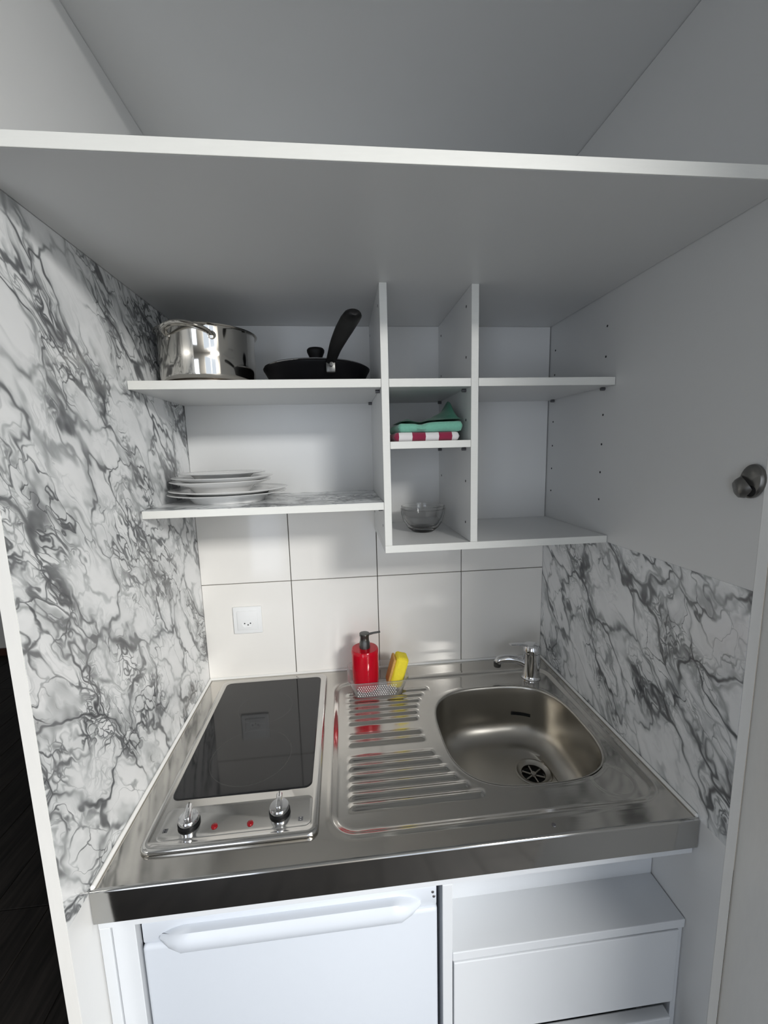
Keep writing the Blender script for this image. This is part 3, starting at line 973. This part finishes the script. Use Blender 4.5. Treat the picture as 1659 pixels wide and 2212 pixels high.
ph = obj('handle', bm, M_BLACKPL, fp, smooth=True, angle=60)
bm = bm_new(); vv = add_lathe(bm, [(0, 0), (0.0042, 0), (0.004, 0.0015), (0, 0.002)], 0, 0, 0, 14)
bmesh.ops.rotate(bm, verts=vv, cent=(0, 0, 0), matrix=Matrix.Rotation(PI / 2, 3, 'X'))
bmesh.ops.translate(bm, verts=vv, vec=(0.392, -0.2785, ZS + 0.0335))
add_box(bm, 0.380, 0.400, -0.274, -0.262, ZS + 0.018, ZS + 0.040, bev=0.003, seg=2)
obj('bracket', bm, M_DARKSTEEL, ph, smooth=True)
ld = thing('pan_lid', 'glass lid with black knob lying on the frying pan', 'lid', (QX - 0.003, QY, ZS + 0.045))
LX, LY, LZ = QX - 0.002, QY, ZS + 0.0445
bm = bm_new()
dome = lambda r: 0.0165 * (1 - (r / 0.112) ** 2)
prof = [(r, 0.0030 + dome(r)) for r in (0.0, 0.02, 0.04, 0.06, 0.08, 0.095, 0.106, 0.112)]
prof += [(r, 0.0002 + dome(r)) for r in (0.112, 0.106, 0.095, 0.08, 0.06, 0.04, 0.02, 0.0)]
add_lathe(bm, prof, LX, LY, LZ, 64); obj('glass_dome', bm, M_LIDGLASS, ld, smooth=True, angle=60)
bm = bm_new()
add_lathe(bm, [(0.1095, 0.0002), (0.1180, 0.0002), (0.1188, 0.0018), (0.1165, 0.0042), (0.1105, 0.0050), (0.1095, 0.0035), (0.1095, 0.0002)], LX, LY, LZ, 64)
obj('rim', bm, M_CHROME, ld, smooth=True)
bm = bm_new()
add_lathe(bm, [(0, 0.0200), (0.0125, 0.0200), (0.0140, 0.026), (0.0165, 0.032), (0.0200, 0.040), (0.0203, 0.045), (0.0175, 0.0485), (0, 0.0490)], LX, LY, LZ, 36)
obj('knob', bm, M_BLACKPL, ld, smooth=True, angle=60)

# ---------------------------------------------------------------- plates
ZP = 1.4371


def plate(name, label, cx, cy, z, R_, foot, h, well, group, tilt=0.0):
    bm = bm_new()
    f = foot
    prof = [(0.0, 0.0018), (f - 0.004, 0.0018), (f - 0.003, 0.0), (f, 0.0), (f + 0.001, 0.0025), (well, h * 0.62), (R_ - 0.002, h - 0.0022), (R_, h - 0.0008), (R_ - 0.001, h), (well + 0.001, h * 0.62 + 0.0035), (f - 0.002, 0.0052), (0, 0.0046)]
    add_lathe(bm, prof, cx, cy, z, 72)
    if tilt:
        bmesh.ops.rotate(bm, verts=bm.verts, cent=(cx, cy, z), matrix=Matrix.Rotation(math.radians(tilt), 3, 'Y'))
    return tag(obj(name, bm, M_CERAMIC, None, (cx, cy, z), smooth=True, angle=50), label, 'plate', group)


plate('dinner_plate', 'wide white dinner plate at the bottom of the stack', 0.136, -0.152, ZP + 0.0002, 0.1330, 0.080, 0.0225, 0.092, 'plates stacked on the lower left shelf')
plate('dinner_plate', 'second wide white dinner plate, directly under the deep plates', 0.139, -0.152, ZP + 0.0085, 0.1330, 0.080, 0.0225, 0.092, 'plates stacked on the lower left shelf')
plate('soup_plate', 'white deep plate resting on the wide dinner plates', 0.122, -0.154, ZP + 0.0158, 0.1130, 0.055, 0.0345, 0.075, 'plates stacked on the lower left shelf')
plate('soup_plate', 'white deep plate just under the topmost plate', 0.126, -0.152, ZP + 0.0245, 0.1130, 0.055, 0.0345, 0.075, 'plates stacked on the lower left shelf')
plate('side_plate', 'smaller white plate on top of the stack', 0.124, -0.150, ZP + 0.0545, 0.0985, 0.062, 0.0140, 0.070, 'plates stacked on the lower left shelf')

# ---------------------------------------------------------------- glass bowls
for i, (dz, lab) in enumerate(((0.0003, 'clear glass bowl, the outer one in the lower middle compartment'), (0.0075, 'clear glass bowl nested inside the other glass bowl'))):
    bm = bm_new()
    s = 1.0 if i == 0 else 0.97
    o_ = [(0.0, 0.0), (0.026, 0.0), (0.030, 0.003), (0.040, 0.012), (0.050, 0.028), (0.0545, 0.046), (0.0560, 0.058)]
    i_ = [(0.0545, 0.0585), (0.0525, 0.046), (0.0475, 0.029), (0.0380, 0.0145), (0.028, 0.0062), (0, 0.0050)]
    add_lathe(bm, [(r * s, z) for r, z in o_ + i_], 0.603, -0.152, 1.3423 + dz, 56)
    tag(obj('glass_bowl', bm, M_GLASS, None, (0.603, -0.152, 1.3423 + dz), smooth=True, angle=60), lab, 'bowl', 'nested glass bowls')

# ---------------------------------------------------------------- folded towels


def folded(name, x0, x1, y0, y1, z0, z1, m, base, wav=0.0015, seed=0, top=None):
    """soft folded cloth: superelliptic block with wrinkled sides and fold lines"""
    rnd = random.Random(seed)
    bm = bm_new()
    nx_, ny_ = 34, 26
    ph_ = [rnd.uniform(0, 6) for _ in range(6)]
    T, Bt = {}, {}
    for i in range(nx_ + 1):
        for j in range(ny_ + 1):
            u, v = i / nx_, j / ny_
            x, y = x0 + (x1 - x0) * u, y0 + (y1 - y0) * v
            ex = min(u, 1 - u) * (x1 - x0); ey = min(v, 1 - v) * (y1 - y0)
            rr = (z1 - z0) / 2
            k = min(ex, ey, rr) / rr
            hgt = math.sqrt(max(0, 1 - (1 - k) ** 2))
            wv = wav * (math.sin(x * 70 + ph_[0]) + math.sin(y * 60 + ph_[1]) + math.sin((x + y) * 45 + ph_[2])) / 2
            zc = (z0 + z1) / 2
            t_ = top(x, y) if top else 0
            T[i, j] = bm.verts.new((x, y, zc + (rr * hgt) + wv * hgt + t_))
            Bt[i, j] = bm.verts.new((x, y, zc - rr * hgt)) if 0 < i < nx_ and 0 < j < ny_ else T[i, j]
    for i in range(nx_):
        for j in range(ny_):
            bm.faces.new((T[i, j], T[i + 1, j], T[i + 1, j + 1], T[i, j + 1]))
            q = [Bt[i, j], Bt[i, j + 1], Bt[i + 1, j + 1], Bt[i + 1, j]]
            try: bm.faces.new(q)
            except ValueError: pass
    return obj(name, bm, m, None, base, smooth=True, angle=75)


tag(folded('kitchen_towel', 0.5170, 0.6600, -0.288, -0.130, 1.5642, 1.5830, M_CHECK, (0.595, -0.2, 1.5642), 0.0004, 3),
    'folded red and white striped tea towel at the bottom of the cloths', 'towel')


def gt(x, y):
    # dip between the two folds of the front edge
    return -0.0035 * math.exp(-((x - 0.578) / 0.012) ** 2) + 0.003 * ss(0.58, 0.66, x)


gtw = tag(folded('hand_towel', 0.5260, 0.6680, -0.285, -0.12, 1.5835, 1.6025, M_GREEN, (0.6, -0.2, 1.5835), 0.0010, 5, gt),
          'mint green folded towel on the red and white one', 'towel')
# crumpled teal cloth peaking at the right
bm = bm_new()
nx_, ny_ = 40, 30


def hcl(x, y):
    h = 0.044 * math.exp(-((x - 0.662) / 0.019) ** 2) * math.exp(-((y + 0.195) / 0.045) ** 2)
    h += 0.010 * math.exp(-((x - 0.563) / 0.018) ** 2) * math.exp(-((y + 0.17) / 0.05) ** 2)
    h += 0.012 * math.exp(-((x - 0.628) / 0.026) ** 2) * math.exp(-((y + 0.19) / 0.05) ** 2)
    h += 0.0016 * math.sin(x * 210 + y * 60) * (1 if h > 0.004 else h / 0.004)
    return h


rows = []
for j in range(ny_ + 1):
    row = []
    for i in range(nx_ + 1):
        u, v = i / nx_, j / ny_
        x = 0.535 + 0.139 * u; y = -0.262 + 0.135 * v
        e = min(1, min(u, 1 - u, v, 1 - v) * 9)
        row.append(bm.verts.new((x, y, 1.6058 + 0.003 * gt(x, y) / 0.003 * 0.9 + 0.0025 + hcl(x, y) * e)))
    rows.append(row)
for j in range(ny_):
    for i in range(nx_):
        bm.faces.new((rows[j][i], rows[j][i + 1], rows[j + 1][i + 1], rows[j + 1][i]))
r_ex = bmesh.ops.solidify(bm, geom=bm.faces[:], thickness=0.0035)
tag(obj('dishcloth', bm, M_GREEN2, None, (0.6, -0.2, 1.606), smooth=True, angle=75), 'crumpled teal cloth bunched to a peak on the mint towel', 'cloth')

# ---------------------------------------------------------------- caddy, soap dispenser, sponge
ZD = ZT - RD + 0.0044
cd = thing('sink_caddy', 'clear plastic basket on the drainer holding soap and sponge', 'basket', (0.475, -0.105, ZD))
CX0, CX1, CY0, CY1 = 0.398, 0.560, -0.170, -0.050
bm = bm_new()


def cl(ins_, z, r=0.022):
    return [(x, y, ZD + z) for x, y in rrect(CX0 + ins_, CX1 - ins_, CY0 + ins_ * 0.7, CY1 - ins_ * 0.7, r)]


add_loft(bm, [cl(0.020, 0.0003), cl(0.016, 0.002), cl(0.003, 0.046), cl(0.0, 0.0485), cl(0.001, 0.0500), cl(0.004, 0.0485), cl(0.0055, 0.046), cl(0.0185, 0.0040), cl(0.022, 0.0030)], cap0=True, cap1=True)
obj('tray', bm, M_CADDY, cd, smooth=True, angle=60)
bm = bm_new()
for r in range(6):
    for c in range(17):
        z = ZD + 0.010 + r * 0.0058
        x = 0.4245 + (c + 0.5 * (r % 2)) * 0.0060
        k = (z - ZD) / 0.046
        y = CY0 + 0.0112 * (1 - k) + 0.0006
        add_box(bm, x - 0.0011, x + 0.0011, y - 0.0010, y, z - 0.0010, z + 0.0010)
obj('dot_grid', bm, M_SOCKET, cd, label='small raised white dots on the front')

sd = thing('soap_dispenser', 'red soap pump bottle standing in the plastic basket', 'soap bottle', (0.449, -0.105, ZD + 0.0042))
BX, BY, BZ = 0.4480, -0.104, ZD + 0.0042
bm = bm_new()
add_lathe(bm, [(0, 0), (0.0325, 0), (0.0350, 0.003), (0.0358, 0.03), (0.0368, 0.098), (0.0368, 0.108), (0.0345, 0.1115), (0.012, 0.1125), (0, 0.1125)], BX, BY, BZ, 48)
obj('bottle', bm, M_SOAPRED, sd, smooth=True, angle=50)
bm = bm_new()
add_lathe(bm, [(0, 0.1126), (0.0145, 0.1126), (0.0140, 0.128), (0.0125, 0.131), (0.0120, 0.145), (0.0135, 0.147), (0.0135, 0.1535), (0, 0.1545)], BX, BY, BZ, 32)
pm = obj('pump', bm, M_DARKSTEEL, sd, smooth=True, label='dark metal pump head')
bm = bm_new()
add_tube(bm, [(BX + 0.008, BY, BZ + 0.1495), (BX + 0.025, BY - 0.001, BZ + 0.1530), (BX + 0.043, BY - 0.002, BZ + 0.1555)], [0.0035, 0.0028, 0.0026], 12)
obj('nozzle', bm, M_DARKSTEEL, pm, smooth=True)

sg = thing('sponge', 'yellow sponge leaning in the plastic basket beside the red bottle', 'sponge', (0.53, -0.10, ZD + 0.005))
rot = Matrix.Rotation(math.radians(16), 3, 'Y')
bm = bm_new()
add_box(bm, 0.511, 0.545, -0.138, -0.092, ZD + 0.014, ZD + 0.098, bev=0.008, seg=3, rot=rot, piv=(0.519, -0.11, ZD + 0.02))
bmesh.ops.subdivide_edges(bm, edges=bm.edges[:], cuts=2, use_grid_fill=True)
for v in bm.verts:
    v.co += Vector((random.uniform(-1, 1), random.uniform(-1, 1), random.uniform(-1, 1))) * 0.0008
obj('foam', bm, M_SPONGE, sg, smooth=True)
bm = bm_new()
add_box(bm, 0.5035, 0.5105, -0.137, -0.093, ZD + 0.015, ZD + 0.090, bev=0.0025, seg=2, rot=rot, piv=(0.519, -0.11, ZD + 0.02))
obj('scouring_pad', bm, M_SCOUR, sg, smooth=True, label='ochre scouring side')

# ---------------------------------------------------------------- room lamp behind the camera
lm = thing('ceiling_lamp', 'square white ceiling panel lamp of the room behind the viewer', 'lamp', (1.75, -2.8, 2.44))
bm = bm_new(); add_box(bm, 1.28, 2.22, -3.27, -2.33, 2.44, 2.499, bev=0.004)
obj('housing', bm, M_WHITE, lm)
